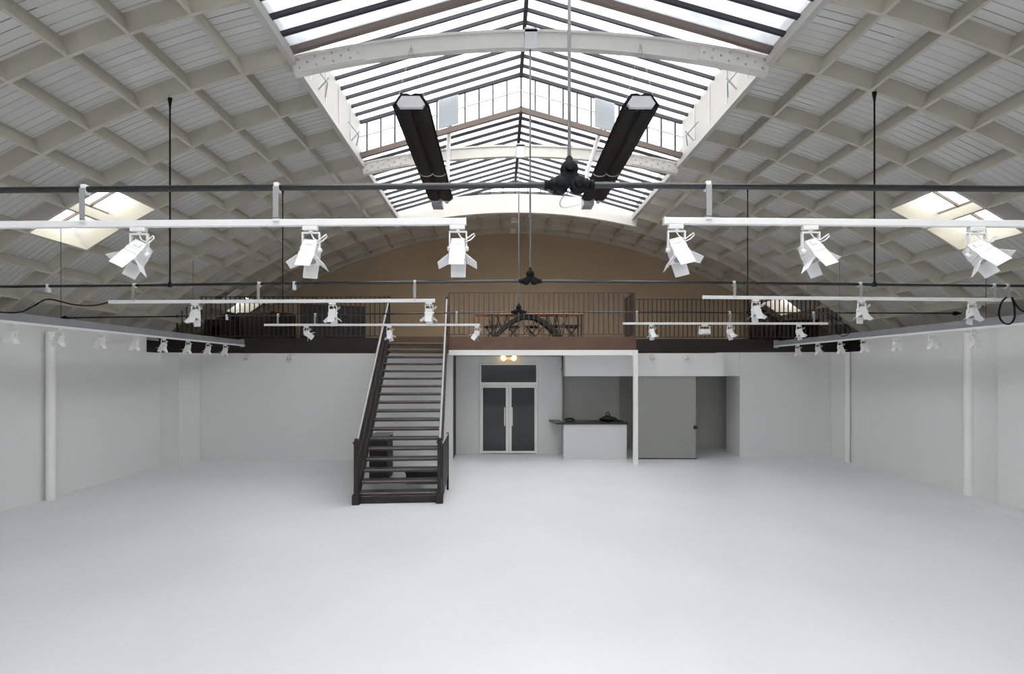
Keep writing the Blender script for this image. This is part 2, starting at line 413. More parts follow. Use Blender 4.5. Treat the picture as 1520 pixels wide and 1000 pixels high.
# side skylights
for i, (sg, k0, k1, y0) in enumerate(((-1, 5, 7, 8.70), (1, 5, 7, 8.70), (-1, 7, 8, 16.20), (1, 7, 8, 16.20))):
    a0, a1 = sg*ARCS[k0], sg*ARCS[k1]; y1 = y0+ST
    wroot = struct(empty('window_%d' % (i+2), vp(RP, (a0+a1)/2, (y0+y1)/2)))
    up = Vector((math.sin((a0+a1)/2/RV), 0, math.cos((a0+a1)/2/RV))); H = .36
    c = [vp(RV+.02, a0, y0), vp(RV+.02, a1, y0), vp(RV+.02, a1, y1), vp(RV+.02, a0, y1)]
    cen = sum(c, Vector())/4
    for q in range(4):
        p, r = c[q], c[(q+1) % 4]; out = ((p+r)/2-cen); out = (out-up*out.dot(up)).normalized()*.04
        MB().extrude([p, r, r+up*(H+.10), p+up*(H+.10)], out).build('curb', CURB, wroot)
    g = [p+up*(H+.08) for p in c]
    MB().extrude(g, up*.01).build('pane', SIDEG, wroot)
    mb = MB()
    for f, bw in ((.33, .045), (.66, .025)):
        mb.bar(g[0].lerp(g[3], f)-up*.03, g[1].lerp(g[2], f)-up*.03, bw, .05, up)
    mb.build('muntin', BROWNBAR, wroot)
    mb = MB(); mb.bar(g[0].lerp(g[1], .55)-up*.02, g[3].lerp(g[2], .55)-up*.02, .07, .05, up); mb.build('transom', CURB, wroot)

# ------------------------------------------------------------------ tie rods with three-way hubs
def hub(t, c, s=1.0):
    b = MB()
    for dx, dz in ((0, .082), (-.066, -.03), (.066, -.03)):
        o = c+Vector((dx*s, 0, dz*s))
        b.lathe(o+Vector((0, .05, 0)), (0, -1, 0), [(.058*s, 0), (.064*s, .02), (.064*s, .07), (.054*s, .085), (.034*s, .09), (.031*s, .12), (.018*s, .125)], 20)
    b.lathe(c+Vector((0, .035, .02)), (0, -1, 0), [(.066*s, 0), (.066*s, .06), (.05*s, .07)], 18)
    b.build('hub', BLACK, t, smooth=True)
    b = MB()
    for sg in (-1, 1): MB().lathe(c+Vector((sg*.10*s, 0, -.03)), (sg, 0, 0), [(.045*s, 0), (.045*s, .03), (.03*s, .05), (.036*s, .055), (.036*s, .075), (.026*s, .08)], 14).build('socket', BLACK, t, smooth=True)
    MB().lathe(c+Vector((0, 0, .10*s)), (0, 0, 1), [(.045*s, 0), (.04*s, .03), (.028*s, .045), (.026*s, .06), (.016*s, .075)], 14).build('socket', BLACK, t, smooth=True)
def tie(y, px, pyc, x0, z0, x1, z1, r, label, drops, top):
    c = at(px, pyc, y); t = thing('tie_rod', c, label, 'tie rod', 'tie rods across the hall')
    e0, e1 = Vector((x0, y, z0)), Vector((x1, y, z1)); cc = c-Vector((0, 0, .03))
    MB().tube([e0, cc], r, 16).build('rod', PIPE, t, smooth=True)
    MB().tube([cc, e1], r, 16).build('rod', PIPE, t, smooth=True)
    hub(t, c, 1.0 if y < 5 else .92)
    MB().tube([c+Vector((0, 0, .15)), Vector((c.x, y, top))], .013, 8).build('hanger', ROD, t, smooth=True)
    for xx in drops:
        zt = vz(xx, RV)+.05
        f = (xx-cc.x)/((e1 if xx > cc.x else e0)-cc).x; zb = cc.z+f*((e1 if xx > cc.x else e0).z-cc.z)
        d = MB().tube([(xx, y, zb), (xx, y, zt)], .012, 8)
        d.lathe((xx, y, zb-.03), (0, 0, 1), [(.03, 0), (.03, .05), (.014, .08)], 10)
        d.lathe((xx, y, zt), (0, 0, -1), [(.03, 0), (.032, .06), (.02, .12), (.012, .2)], 10)
        d.build('drop_rod', BLACK, t, smooth=True)
    return t, e0, cc, e1
def rodz(T, x):
    t, e0, c, e1 = T; e = e1 if x > c.x else e0
    return c.z+(x-c.x)/(e.x-c.x)*(e.z-c.z)
zt1 = vz(XC, 15.2)
T1 = tie(3.7, 845, 268, -9.1, CAMZ+1.255, 9.62, CAMZ+1.26, .022, 'thick black tie rod nearest the camera with large three-lobed centre hub', [], zt1)
T2 = tie(7.45, 787, 414, -9.2, CAMZ+1.21, 9.75, CAMZ+1.22, .021, 'black tie rod second from the camera, above the middle pair of tracks', [-4.8, 5.45], zt1)
T3 = tie(11.2, 770, 461, -9.5, CAMZ+1.17, 9.95, CAMZ+1.27, .017, 'thin black tie rod farthest away, ending in pointed tips at the vault', [-4.75, 5.42], zt1)
for sg, e in ((-1, T3[1]), (1, T3[3])):
    MB().lathe(e-Vector((sg*.05, 0, 0)), (sg, 0, 0), [(.02, 0), (.05, .06), (.01, .2)], 10).build('tip', BLACK, T3[0])

# ------------------------------------------------------------------ lighting tracks
def track(T, y, px0, px1, py0, py1, label, brackets, stubs=()):
    a, b = at(px0, py0, y), at(px1, py1, y)
    t = thing('lighting_track', (a+b)/2, label, 'lighting track', 'white lighting tracks under the tie rods')
    MB().bar(a, b, .04, .048).build('rail', TRACK, t, bevel=.004)
    for e, d in ((a, -1), (b, 1)): MB().box(e-Vector((.006, .022, .026)), e+Vector((.006, .022, .026))).build('end_cap', TRACK, t)
    for px in brackets:
        x = at(px, 0, y).x; f = (x-a.x)/(b.x-a.x); zb = a.z+f*(b.z-a.z)+.024; zt = rodz(T, x)
        br = MB().box((x-.018, y-.028, zt-.035), (x+.018, y+.028, zt+.03)).build('clamp', TRACK, t, bevel=.004)
        MB().box((x-.02, y-.034, zb), (x+.02, y-.029, zt)).build('bracket', BRK, t)
        MB().box((x-.02, y-.034, zb-.02), (x+.02, y+.02, zb+.006)).build('bracket_foot', LGREY, t)
    for px in stubs:
        x = at(px, 0, y).x; zt = rodz(T, x)
        MB().box((x-.015, y-.03, zt-.09), (x+.015, y+.03, zt+.03)).build('clamp', LGREY, t)
    def z(px):
        x = at(px, 0, y).x; return a.z+(x-a.x)/(b.x-a.x)*(b.z-a.z)-.024
    return t, z, y
K1L = track(T1, 3.7, -160, 691, 335, 329, 'white lighting track at upper left, hung from the nearest black rod', [-120, 127, 412])
K1R = track(T1, 3.7, 986, 1680, 328, 334, 'white lighting track at upper right, hung from the nearest black rod', [1050, 1560])
K2L = track(T2, 7.45, 163, 645, 448, 446, 'white lighting track at middle left, hung from the second black rod', [385, 616, 200], [72, 437])
K2R = track(T2, 7.45, 1044, 1498, 441, 445, 'white lighting track at middle right, hung from the second black rod', [1089, 1276, 1474, 1494])
K3L = track(T3, 11.2, 393, 712, 482, 482, 'short white lighting track in front of the staircase top, on farthest rod', [413, 468, 678], [337])
K3R = track(T3, 11.2, 925, 1228, 480, 480, 'short white lighting track before the right mezzanine railing, on farthest rod', [945, 1083, 1207])

# ------------------------------------------------------------------ spotlights
def spot_proto():
    r = empty('spotlight', (0, 0, 0)); ORG[r.name] = Vector((0, 0, 0))
    ad = MB().box((-.055, -.018, -.03), (.045, .018, 0)); ad.lathe((.0, 0, -.03), (0, 0, -1), [(.016, 0), (.016, .012)], 10)
    ad = ad.build('track_adapter', TRACK, r, bevel=.005)
    w, d = .055, .009
    yk = MB().box((-w-d/2, -.009, -.050), (w+d/2, .009, -.040))
    for sg in (-1, 1): yk.box((sg*w-d/2, -.012, -.17), (sg*w+d/2, .012, -.042))
    yk = yk.build('yoke', TRACK, r, bevel=.002)
    piv = (0, 0, -.155)
    def fr(z0, w0, d0, z1, w1, d1):
        return [(-w0,-d0,z0),(w0,-d0,z0),(w0,d0,z0),(-w0,d0,z0),(-w1,-d1,z1),(w1,-d1,z1),(w1,d1,z1),(-w1,d1,z1)], [(0,3,2,1),(4,5,6,7),(0,1,5,4),(1,2,6,5),(2,3,7,6),(3,0,4,7)]
    h = MB()
    h.add(*fr(-.165, .049, .052, -.105, .040, .042)); h.add(*fr(-.20, .049, .055, -.166, .049, .055))
    h.add(*fr(-.235, .054, .060, -.201, .050, .056))
    for i in range(4): h.box((-.044, -.045, -.108-i*.014), (.044, .045, -.104-i*.014))
    h.box((-.022, -.054, -.150), (.022, -.049, -.118))
    for sg in (-1, 1): h.lathe((sg*.048, 0, -.155), (sg, 0, 0), [(.018, 0), (.018, .012), (.012, .022)], 10)
    hd = h.build('lamp_head', TRACK, r, org=piv, bevel=.003)
    ln = MB().lathe((0, 0, -.236), (0, 0, -1), [(.046, 0), (.046, .002), (.03, .004)], 16).build('lens', LENS, hd)
    ch = [ln]
    L = .085
    for ax, sp, hw0, hw1 in (((0, -1), 12, .05, .048), ((0, 1), 12, .05, .048), ((-1, 0), 52, .056, .040), ((1, 0), 52, .056, .040)):
        dx, dy = ax; sx, sy = -dy, dx; e = .057
        b0 = Vector((dx*e, dy*e, -.233)); out = Vector((dx*math.sin(R(sp)), dy*math.sin(R(sp)), -math.cos(R(sp))))*L*(1.1 if dy else 1.0)
        sd = Vector((sx, sy, 0)); nrm = out.cross(sd).normalized()*.003
        lp = [b0-sd*hw0, b0+sd*hw0, b0+sd*hw1+out, b0-sd*hw1+out]
        ch.append(MB().extrude(lp, nrm).build('barn_door', TRACK, hd))
    cb = MB().tube([(.0, -.0, -.05), (.02, -.01, -.085), (.05, -.02, -.10), (.085, -.02, -.075), (.105, -.02, -.06), (.11, -.02, -.075), (.085, -.02, -.10), (.05, -.015, -.115), (.03, 0, -.125)], .0045, 6).build('cable', TRACK, r, smooth=True)
    CH[r.name] = [ad, yk, hd, cb]; CH[hd.name] = ch
    return r
PROTO = spot_proto(); used = [False]
def spot(loc, label, group, rx=0, ry=0, rz=0, sc=1.0, yaw=0):
    if used[0]: o = copy_tree(PROTO)
    else: o = PROTO; used[0] = True
    o.location = loc; o.rotation_euler = (0, 0, R(rz)); o.scale = (sc,)*3
    for c in list(o.children):
        if c.name.startswith('lamp_head'): c.rotation_euler = (R(rx), R(ry), R(yaw))
    tag(o, label, 'spotlight', group); return o
# the prototype is placed last so that copies keep its neutral pose
JOBS = []
def job(K, px, label, group, **kw):
    t, z, y = K; x = at(px, 0, y).x; JOBS.append(((x, y, z(px)), label, group, kw))
G1, G2, G3 = 'spotlights on the near tracks', 'spotlights on the middle tracks', 'spotlights on the far tracks'
job(K1L, 207, 'white spotlight aimed left, first of three on the upper left track', G1, ry=26, rx=-21, sc=1.1)
job(K1L, 462, 'white spotlight with barn doors, middle of three on the upper left track', G1, ry=4, rx=-21, sc=1.1)
job(K1L, 680, 'white spotlight facing forward at right end of upper left track', G1, rx=-21, sc=1.1)
job(K1R, 1004, 'white spotlight at left end of the upper right track, tilted right', G1, ry=-14, rx=-21, sc=1.1)
job(K1R, 1203, 'white spotlight, middle of three on upper right track, tilted right', G1, ry=-18, rx=-21, sc=1.1, yaw=10)
job(K1R, 1450, 'white spotlight tilted hard right below the right side skylight', G1, ry=-30, rx=-24, sc=1.1, yaw=-10)
job(K2L, 290, 'white spotlight nearest the left end of the middle left track', G2, rx=-18, ry=-4)
job(K2L, 494, 'white spotlight in the middle of the middle left track', G2, rx=-18, ry=-5)
job(K2L, 637, 'white spotlight at right end of the middle left track', G2, rx=-18, ry=0)
job(K2R, 1122, 'white spotlight near left end of the middle right track', G2, rx=-18, ry=0)
job(K2R, 1279, 'white spotlight in the middle of the middle right track', G2, rx=-18, ry=4)
job(K2R, 1443, 'white spotlight near right end of middle right track beside the cable loop', G2, rx=-18, ry=6)
job(K3L, 455, 'white spotlight turned sideways on left part of the track before the stairs', G3, ry=-50, rx=20)
job(K3L, 578, 'white spotlight directly above the left stair handrail on far left track', G3, rx=-20, ry=-14)
job(K3L, 708, 'white spotlight at right end of far left track beside the table', G3, ry=35)
job(K3R, 967, 'white spotlight at left end of far right track', G3, rx=-20, ry=-6)
job(K3R, 1083, 'white spotlight in the middle of far right track, right of the floodlight', G3, rx=-20, ry=-12)
job(K3R, 1186, 'white spotlight near right end of far right track above the grey rail', G3, rx=-20, ry=-10)

# grey rails along both side walls with wall washers
ORD = ['nearest', 'second', 'third', 'fourth', 'fifth', 'sixth', 'seventh', 'eighth']
for side, x, y0, y1, ds in (('left', -7.4, 2.0, 14.85, [7.77, 8.6, 9.5, 10.4, 11.27, 12.15, 12.99, 13.8]), ('right', 8.2, 2.0, 15.3, [8.86, 9.72, 10.6, 11.54, 12.34, 13.2, 14.1])):
    sg = -1 if x < 0 else 1
    t = thing('wall_rail', (x, 9, CAMZ+.74), 'long grey steel rail with white track running along the %s wall' % side, 'rail', 'grey rails along the side walls')
    MB().box((min(x, x+sg*.12), y0, CAMZ+.765), (max(x, x+sg*.12), y1, CAMZ+.895)).build('channel', CHAN, t, bevel=.005)
    MB().box((x-.02, y0, CAMZ+.725), (x+.02, y1-.02, CAMZ+.765)).build('track', TRACK, t)
    for yy in (5.0, 8.7, 12.45):
        xx = x+sg*.06; MB().tube([(xx, yy, CAMZ+.88), (xx, yy, vz(xx, RP))], .004, 6).build('hanger_wire', BLACK, t)
    MB().box((x-.02, y1-.02, CAMZ+.70), (x+sg*.12+.0, y1+.0, CAMZ+.93)).build('end_plate', GALV, t)
    for i, d in enumerate(ds):
        o = ORD[i] if i else 'nearest'
        JOBS.append(((x, d, CAMZ+.725), 'white wall spotlight, %s from the camera under the %s grey rail' % (o, side), 'spotlights under the %s rail' % side,
                     dict(ry=sg*-24, rx=8, sc=.95, rz=0)))
# small spots on the wall head below the mezzanine
for i, (px, d, lab) in enumerate(((367, 14.86, 'small white spot below left fascia, nearer the left corner of the back wall'), (432, 14.86, 'small white spot below left fascia, nearer the staircase'),
                         (967, 14.92, 'small white spot on the bulkhead just right of the pillar'), (1018, 14.92, 'small white spot on the bulkhead above the grey door'))):
    p = at(px, 529, d); t = thing('wall_spot', p, lab, 'wall lamp', 'small spots below the mezzanine')
    MB().box((p.x-.09, d-.02, p.z-.0), (p.x+.09, d, p.z+.05)).build('bracket', LGREY, t)
    b = MB()
    b.lathe((p.x-.05, d-.03, p.z+.02), (.15, -.6, -.8), [(.03, 0), (.035, .1), (.05, .14)], 12); b.build('lamp_head', LGREY, t)
    b = MB(); b.lathe((p.x+.05, d-.03, p.z+.02), (-.15, -.6, -.8), [(.03, 0), (.035, .08), (.045, .11)], 12); b.build('lamp_head', LGREY, t)
for j in JOBS[1:]:
    used[0] = True; spot(j[0], j[1], j[2], **j[3])
used[0] = False; spot(JOBS[0][0], JOBS[0][1], JOBS[0][2], **JOBS[0][3])
# floodlight on far right track
x = at(1046, 0, 11.2).x; z = K3R[1](1046)
t = thing('floodlight', (x, 11.2, z), 'boxy white floodlight between spotlights on far right track', 'floodlight')
MB().box((x-.06, 11.17, z-.03), (x+.05, 11.23, z)).build('track_adapter', TRACK, t)
MB().box((x-.115, 11.18, z-.15), (x-.105, 11.22, z-.03)).box((x+.105, 11.18, z-.15), (x+.115, 11.22, z-.03)).box((x-.115, 11.18, z-.04), (x+.115, 11.22, z-.03)).build('yoke', TRACK, t)
MB().extrude([(x-.1, 11.12, z-.18), (x-.1, 11.14, z-.22), (x-.1, 11.3, z-.2), (x-.1, 11.28, z-.1), (x-.1, 11.15, z-.1)], (.2, 0, 0)).build('lamp_head', TRACK, t)
MB().box((x-.09, 11.121, z-.213), (x+.09, 11.26, z-.2225)).build('lens', LENS, t)

# ------------------------------------------------------------------ radiant heaters
def heater(cx, label, vx):
    y0, y1 = 7.36, 11.15; z = CAMZ+3.86; tilt = -.02
    t = thing('radiant_heater', (cx, (y0+y1)/2, z-.12), label, 'heater', 'black radiant heaters below the skylight')
    def swp(prof, a, b): return MB().extrude([(cx+u, a, z+v+ (a-y0)*tilt) for u, v in prof], (0, b-a, (b-a)*tilt))
    hood = [(-.27, -.04), (-.15, .13), (-.06, .14), (0, .115), (.06, .14), (.15, .13), (.27, -.04), (.25, -.04), (.14, .10), (0, .09), (-.14, .10), (-.25, -.04)]
    ring = hood
    swp(ring, y0, y1).build('hood', HEAT, t)
    lobes = [(-.245, -.03)]
    for c0 in (-.125, .125):
        for i in range(9):
            w = math.pi*(1-i/8); lobes.append((c0+.115*math.cos(w), -.045-.05*math.sin(w)))
    lobes += [(.245, -.03), (.13, .085), (-.13, .085)]
    swp(lobes, y0+.05, y1-.05).build('reflector', HEAT, t, smooth=True)
    swp([(-.20, -.02), (-.13, .085), (.13, .085), (.20, -.02), (.16, -.075), (-.16, -.075)], y0-.02, y0+.04).build('end_plate', LGREY, t)
    js = []
    for c0 in (-.125, .125):
        for i in range(9):
            w = math.pi*(1-i/8); js.append((c0+.118*math.cos(w), -.045-.055*math.sin(w)))
    ym = 9.75
    MB().tube([(cx+u, ym, z+v+(ym-y0)*tilt) for u, v in js], .011, 6).build('joint_strip', GALV, t)
    MB().tube([(cx+u, y1-.04, z+v+(y1-y0)*tilt) for u, v in js], .011, 6).build('joint_strip', GALV, t)
    MB().box((cx-.21, y1-.02, z-.24), (cx+.02, y1+.32, z-.0)).build('burner_box', GALV, t, bevel=.008)
    MB().tube([(cx+.12, y1+.08, z-.14), (cx+.12, y1-.06, z-.14)], .05, 10).build('elbow', LGREY, t)
    # chains: up to each beam
    for yb, yh in ((7.45, y0+.05), (11.2, y1-.1)):
        zt = ZC+math.sqrt(15.2**2-(cx-XC)**2)
        for sg in (-1, 1):
            p0 = Vector((cx+sg*.2, yh, z+.06+(yh-y0)*tilt)); p1 = Vector((cx, yb-.06, zt+.1)); n = int((p1-p0).length/.045)
            b = MB()
            for i in range(n):
                a = p0.lerp(p1, i/n); e = p0.lerp(p1, (i+1.25)/n); o = Vector((.008, 0, 0)) if i % 2 else Vector((0, .008, 0))
                b.tube([a-o, a+o, e+o, e-o], .0022, 4, closed=True)
            b.build('chain', GALV, t)
    # white flue up to the vent plate
    zt = zr(0, vx)+.46
    MB().tube([(cx+(.12 if cx < 0 else -.12), y1+.05, z-.05), (cx+(.14 if cx < 0 else -.13), y1+.02, z+.5), (vx, 11.0, zt-.1), (vx, 10.88, zt)], .045, 12).build('flue', TRACK, t, smooth=True)
heater(-1.28, 'black radiant heater hung under left half of skylight by chains', -1.08)
heater(2.03, 'black radiant heater hung under right half of skylight by chains', 2.25)

# ------------------------------------------------------------------ staircase (turned about four degrees)
ang = math.atan2(54, 760); base = Vector((at(591, 0, 9.96).x, 9.96, 0))
st = thing('staircase', base, 'dark iron open-riser staircase climbing from the floor to the mezzanine', 'staircase')
st.rotation_euler = (0, 0, ang)
ORG[st.name] = Vector((0, 0, 0))       # its parts are built in its own turned frame
W = .80; NT = 18; RUN = 4.36; RISE = 3.54
def sp(f): return f*RUN, f*RISE
for i in range(1, NT+1):
    f = i/(NT+1); y, z = sp(f)
    tr = MB().box((-W+.03, y-.10, z-.062), (W-.03, y+.19, z)).build('tread', TREAD, st, bevel=.004)
    MB().box((-W+.035, y-.112, z-.022), (W-.035, y-.101, z+.001)).build('nosing', NOSE, tr)
for sg in (-1, 1):
    x = sg*W
    MB().extrude([(x-.02, -.02, 0), (x-.02, .16, 0), (x-.02, RUN+.02, RISE-.30), (x-.02, RUN+.02, RISE+.0), (x-.02, RUN-.12, RISE+.02), (x-.02, -.02, .22)], (.04, 0, 0)).build('stringer', IRON, st)
    # newel post
    nb = MB().box((x-.04, -.05, 0), (x+.04, .05, 1.17)).box((x-.07, -.08, 0), (x+.07, .08, .19)).box((x-.055, -.065, 1.17), (x+.055, .065, 1.21))
    nb.lathe((x, 0, 1.21), (0, 0, 1), [(.03, 0), (.045, .03), (.03, .06), (.005, .07)], 12)
    nb.build('newel_post', IRON, st, bevel=.004)
    MB().box((x-.03, RUN-.02, RISE), (x+.03, RUN+.04, RISE+1.12)).build('newel_post', IRON, st)
    MB().tube([(x, 0, 1.15), (x, RUN, RISE+1.05)], .026, 10).build('handrail', RAILP, st, smooth=True)
    MB().tube([(x, .02, .70), (x, RUN, RISE+.55)], .012, 8).build('middle_rail', IRON, st)
    for k in range(1, 7):
        f = k/7; y, z = sp(f); MB().tube([(x, y, z+.0), (x, y, z+1.13-.06*f)], .008, 6).build('baluster', IRON, st)
# solid sheet on the left flight side and side panel at the foot
MB().extrude([(-W-.012, .0, .25), (-W-.012, RUN, RISE+.02), (-W-.012, RUN, RISE+.86), (-W-.012, .0, .98)], (.012, 0, 0)).build('side_panel', IRON, st)
MB().extrude([(W+.045, .03, .08), (W+.115, 1.10, .34), (W+.115, 1.10, 1.2), (W+.045, .03, 1.15)], (.025, 0, 0)).build('side_panel', IRON, st)
MB().tube([(W+.055, .0, 1.16), (W+.128, 1.12, 1.215)], .015, 8).build('panel_rail', RAILP, st)
MB().box((W+.10, 1.08, 0), (W+.15, 1.13, 1.24)).build('panel_post', IRON, st)
MB().box((-W+.02, .03, .0), (W-.02, .06, .13)).build('kick_plate', IRON, st)
MB().box((-W, RUN+.02, RISE-.16), (W, RUN+.06, RISE-.01)).build('landing_edge', TREAD, st)
# things under the stairs
p = at(560, 0, 12.2)
box_ = thing('cabinet', (p.x+.1, 12.4, 0), 'dark grey cabinet standing under the left side of the staircase', 'cabinet')
MB().box((p.x-.17, 12.1, .0), (p.x+.25, 12.8, 1.02)).build('body', BLACKM, box_, bevel=.01)
MB().box((p.x-.18, 12.08, 1.02), (p.x+.26, 12.82, 1.05)).build('top', GALV, box_, bevel=.004)
t = thing('low_box', (-1.75, 11.9, 0), 'low black box on the floor under the staircase', 'low_box')  # plain low black box with a lid
cr = MB().box((-2.15, 11.7, 0.0), (-1.42, 12.3, .03))
for a, b in (((-2.15, 11.7, .03), (-1.42, 11.73, .24)), ((-2.15, 12.27, .03), (-1.42, 12.3, .24)), ((-2.15, 11.73, .03), (-2.12, 12.27, .24)), ((-1.45, 11.73, .03), (-1.42, 12.27, .24))): cr.box(a, b)
cr.build('body', BLACKM, t); MB().box((-2.17, 11.69, .24), (-1.40, 12.31, .27)).build('lid', BLACKM, t, bevel=.005)

# ------------------------------------------------------------------ mezzanine railings
def railing(p0, p1, z0, h, n, label, skip=None, posts=()):
    p0 = Vector((*p0, z0)); p1 = Vector((*p1, z0)); t = thing('railing', (p0+p1)/2, label, 'railing', 'brown iron mezzanine railings')
    U = Vector((0, 0, 1))
    MB().bar(p0+U*h, p1+U*h, .035, .02).build('top_rail', BALU, t); MB().bar(p0+U*.06, p1+U*.06, .03, .02).build('bottom_rail', BALU, t)
    for i in range(n+1):
        p = p0.lerp(p1, i/n); e = i in (0, n)
        w = .02 if e else .0125
        MB().box(p-Vector((w, w, 0 if e else -.06)), p+Vector((w, w, h-.008))).build('post' if e else 'baluster', BALU, t)
    return t
railing((-9.4, 14.92), (-3.22, 14.92), 3.54, 1.20, 44, 'brown iron railing on the mezzanine left of the staircase')
railing((-1.42, 14.32), (3.74, 14.32), 3.54, 1.225, 37, 'brown iron railing in the middle of the mezzanine before the table')
railing((3.77, 14.36), (3.77, 15.38), 3.54, 1.225, 9, 'short brown return railing running back beside the right mezzanine section')
railing((3.80, 15.42), (10.4, 15.42), 3.54, 1.20, 50, 'brown iron railing on the mezzanine right section')

# ------------------------------------------------------------------ mezzanine furniture
ZM = 3.53
x0, x1, ty = -.73, 2.45, 15.2
t = thing('table', ((x0+x1)/2, ty, ZM), 'long orange-brown wooden table with arched black iron base on the mezzanine', 'table')
for i in range(4):
    MB().box((x0, ty-.38+i*.19, ZM+.70), (x1, ty-.38+i*.19+.183, ZM+.755)).build('board', WOOD, t, bevel=.004)
for yy in (ty-.28, ty+.28):
    b = MB(); P = []
    for i in range(17):
        f = i/16; xx = x0+.55+f*(x1-x0-1.2); P.append((xx, yy, ZM+.03+.62*math.sin(math.pi*f)))
    for i in range(16): b.bar(P[i], P[i+1], .06, .11)
    b.build('arch', BLACKM, t)
    for i in range(0, 17, 2):
        bx = P[i][0]+(.16 if i < 8 else -.16)*(1 if i % 4 else -1)
        MB().bar(P[i], (bx, yy, ZM+.70), .022, .022).build('strut', BLACKM, t)
        if i in (0, 2, 14, 16): MB().bar(P[i], (2*P[i][0]-bx, yy, ZM+.70), .022, .022).build('strut', BLACKM, t)
    for xa, xb in ((x0+.45, P[4][0]), (P[12][0], x1-.05)): MB().bar((xa, yy, ZM+.38), (xb, yy, ZM+.38), .03, .03).build('stretcher', BLACKM, t)
    for f in (.3, .5, .7):
        xx = x0+.55+f*(x1-x0-1.2)
        MB().bar((xx-.18, yy, ZM+.02), (xx+.18, yy, ZM+.50), .016, .016).build('brace', BLACKM, t)
        MB().bar((xx+.18, yy+.02, ZM+.02), (xx-.18, yy+.02, ZM+.50), .016, .016).build('brace', BLACKM, t)
for xx in (x0+.5, x1-.08):
    for yy in (ty-.33, ty+.33):
        MB().box((xx-.02, yy-.02, ZM+.005), (xx+.02, yy+.02, ZM+.70)).build('leg', BLACKM, t)
mb = None
STN = ['leftmost', 'second from left', 'middle', 'fourth from left', 'rightmost']
sproto = None
for i, px in enumerate((728, 762, 790, 818, 848)):
    sx = at(px, 0, 16.1).x; o = empty('stool', (sx, 16.1, ZM))
    lab = 'black cross-legged stool behind the long table, %s of five' % STN[i]
    if sproto is None:
        sproto = o
        a = MB().lathe((sx, 16.1, ZM+.40), (0, 0, 1), [(.14, 0), (.23, .02), (.23, .055), (.14, .07)], 18).build('seat', BLACKM, o)
        ls = [a]
        for dx in (-1, 1):
            for dy in (-.13, .13): ls.append(MB().bar((sx+dx*.18, 16.1+dy, ZM+.004), (sx-dx*.14, 16.1+dy, ZM+.41), .026, .026).build('leg', BLACKM, o))
        CH[o.name] = ls
    else:
        for ch in CH[sproto.name]:
            c = ch.copy(); COL.objects.link(c); c.parent = o
    tag(o, lab, 'stool', 'black stools behind the table')
# black standing screen, dark brown box, chair and cabinets on the left part
a, b = at(445, 0, 15.9), at(543, 0, 16.6)
t = thing('folding_screen', ((a.x+b.x)/2, 16.2, ZM), 'large black standing screen on the mezzanine left of the staircase head', 'screen')
d = Vector((b.x-a.x, b.y-a.y, 0)); nn = Vector((-d.y, d.x, 0)).normalized()*.05
for i in range(3):
    q0 = a+d*(i/3+.004); q1 = a+d*((i+1)/3-.004)
    MB().extrude([(q0.x, q0.y, ZM+.02), (q1.x, q1.y, ZM+.02), (q1.x, q1.y, ZM+1.14), (q0.x, q0.y, ZM+1.14)], nn).build('panel', BLACKM, t)
for f in (.05, .95):
    q = a+d*f; MB().box((q.x-.03, q.y-.2, ZM), (q.x+.03, q.y+.2, ZM+.03)).build('foot', BLACKM, t)
a = at(372, 0, 16.9)
t = thing('dark_box', (a.x, 17.1, ZM), 'dark brown box against the gable at left end of the mezzanine', 'dark_box')  # long dark brown box with three thin front panels
MB().box((a.x-.9, 16.9, ZM), (a.x+1.25, 17.5, ZM+.98)).build('body', DARKF, t)
for i in range(3): MB().box((a.x-.88+i*.715, 16.88, ZM+.04), (a.x-.88+i*.715+.70, 16.899, ZM+.96)).build('door', DARKF, t)
q0, q1 = at(1112, 0, 17.7), at(1245, 0, 17.7)  # wavy dark sheet added to deepen the shade on the gable
cv = MB(); n = 90; top = []; bot = []
for i in range(n+1):
    xx = q0.x+(q1.x-q0.x)*i/n; yy = 17.72+.05*math.sin(i*.9); zt_ = min(ZM+1.25, vz(xx, RV)-.08)
    top.append((xx, yy, zt_)); bot.append((xx, yy, ZM+.02))
cv.add(top+bot, [(i, i+1, n+2+i, n+1+i) for i in range(n)])
co = tag(cv.build('shade_sheet', DARKF, smooth=True), 'dark brown sheet added as shade before the gable at right end of the mezzanine', 'shade_sheet')
sm = co.modifiers.new('thickness', 'SOLIDIFY'); sm.thickness = .012
c = at(418, 0, 15.7)
t = thing('chair', (c.x, 15.7, ZM), 'black chair on the mezzanine between dark brown box and black screen', 'chair')
MB().box((c.x-.21, 15.5, ZM+.42), (c.x+.21, 15.9, ZM+.46)).build('seat', BLACKM, t)
MB().box((c.x-.24, 15.5, ZM+.5), (c.x-.19, 15.9, ZM+.86)).build('backrest', BLACKM, t)
for dx in (-.19, .19):
    for dy in (-.17, .17): MB().bar((c.x+dx, 15.7+dy, ZM), (c.x+dx, 15.7+dy, ZM+.86 if dx < 0 else ZM+.43), .03, .03).build('leg', BLACKM, t)
for px0, px1, lab in ((303, 338, 'black speaker box at far left of the mezzanine behind the grey rail'), (1172, 1216, 'black speaker box at right end of the mezzanine behind the railing')):
    a, b = at(px0, 0, 16.0), at(px1, 0, 16.0)
    t = thing('speaker', ((a.x+b.x)/2, 16.2, ZM), lab, 'speaker', 'black boxes on the mezzanine')
    MB().box((a.x, 16.0, ZM), (b.x, 16.45, ZM+.66)).build('cabinet', BLACKM, t, bevel=.01)
    MB().lathe(((a.x+b.x)/2, 16.0, ZM+.28), (0, -1, 0), [(.2, 0), (.2, .006), (.17, .01), (.06, .004)], 20).build('cone', BLACK, t)
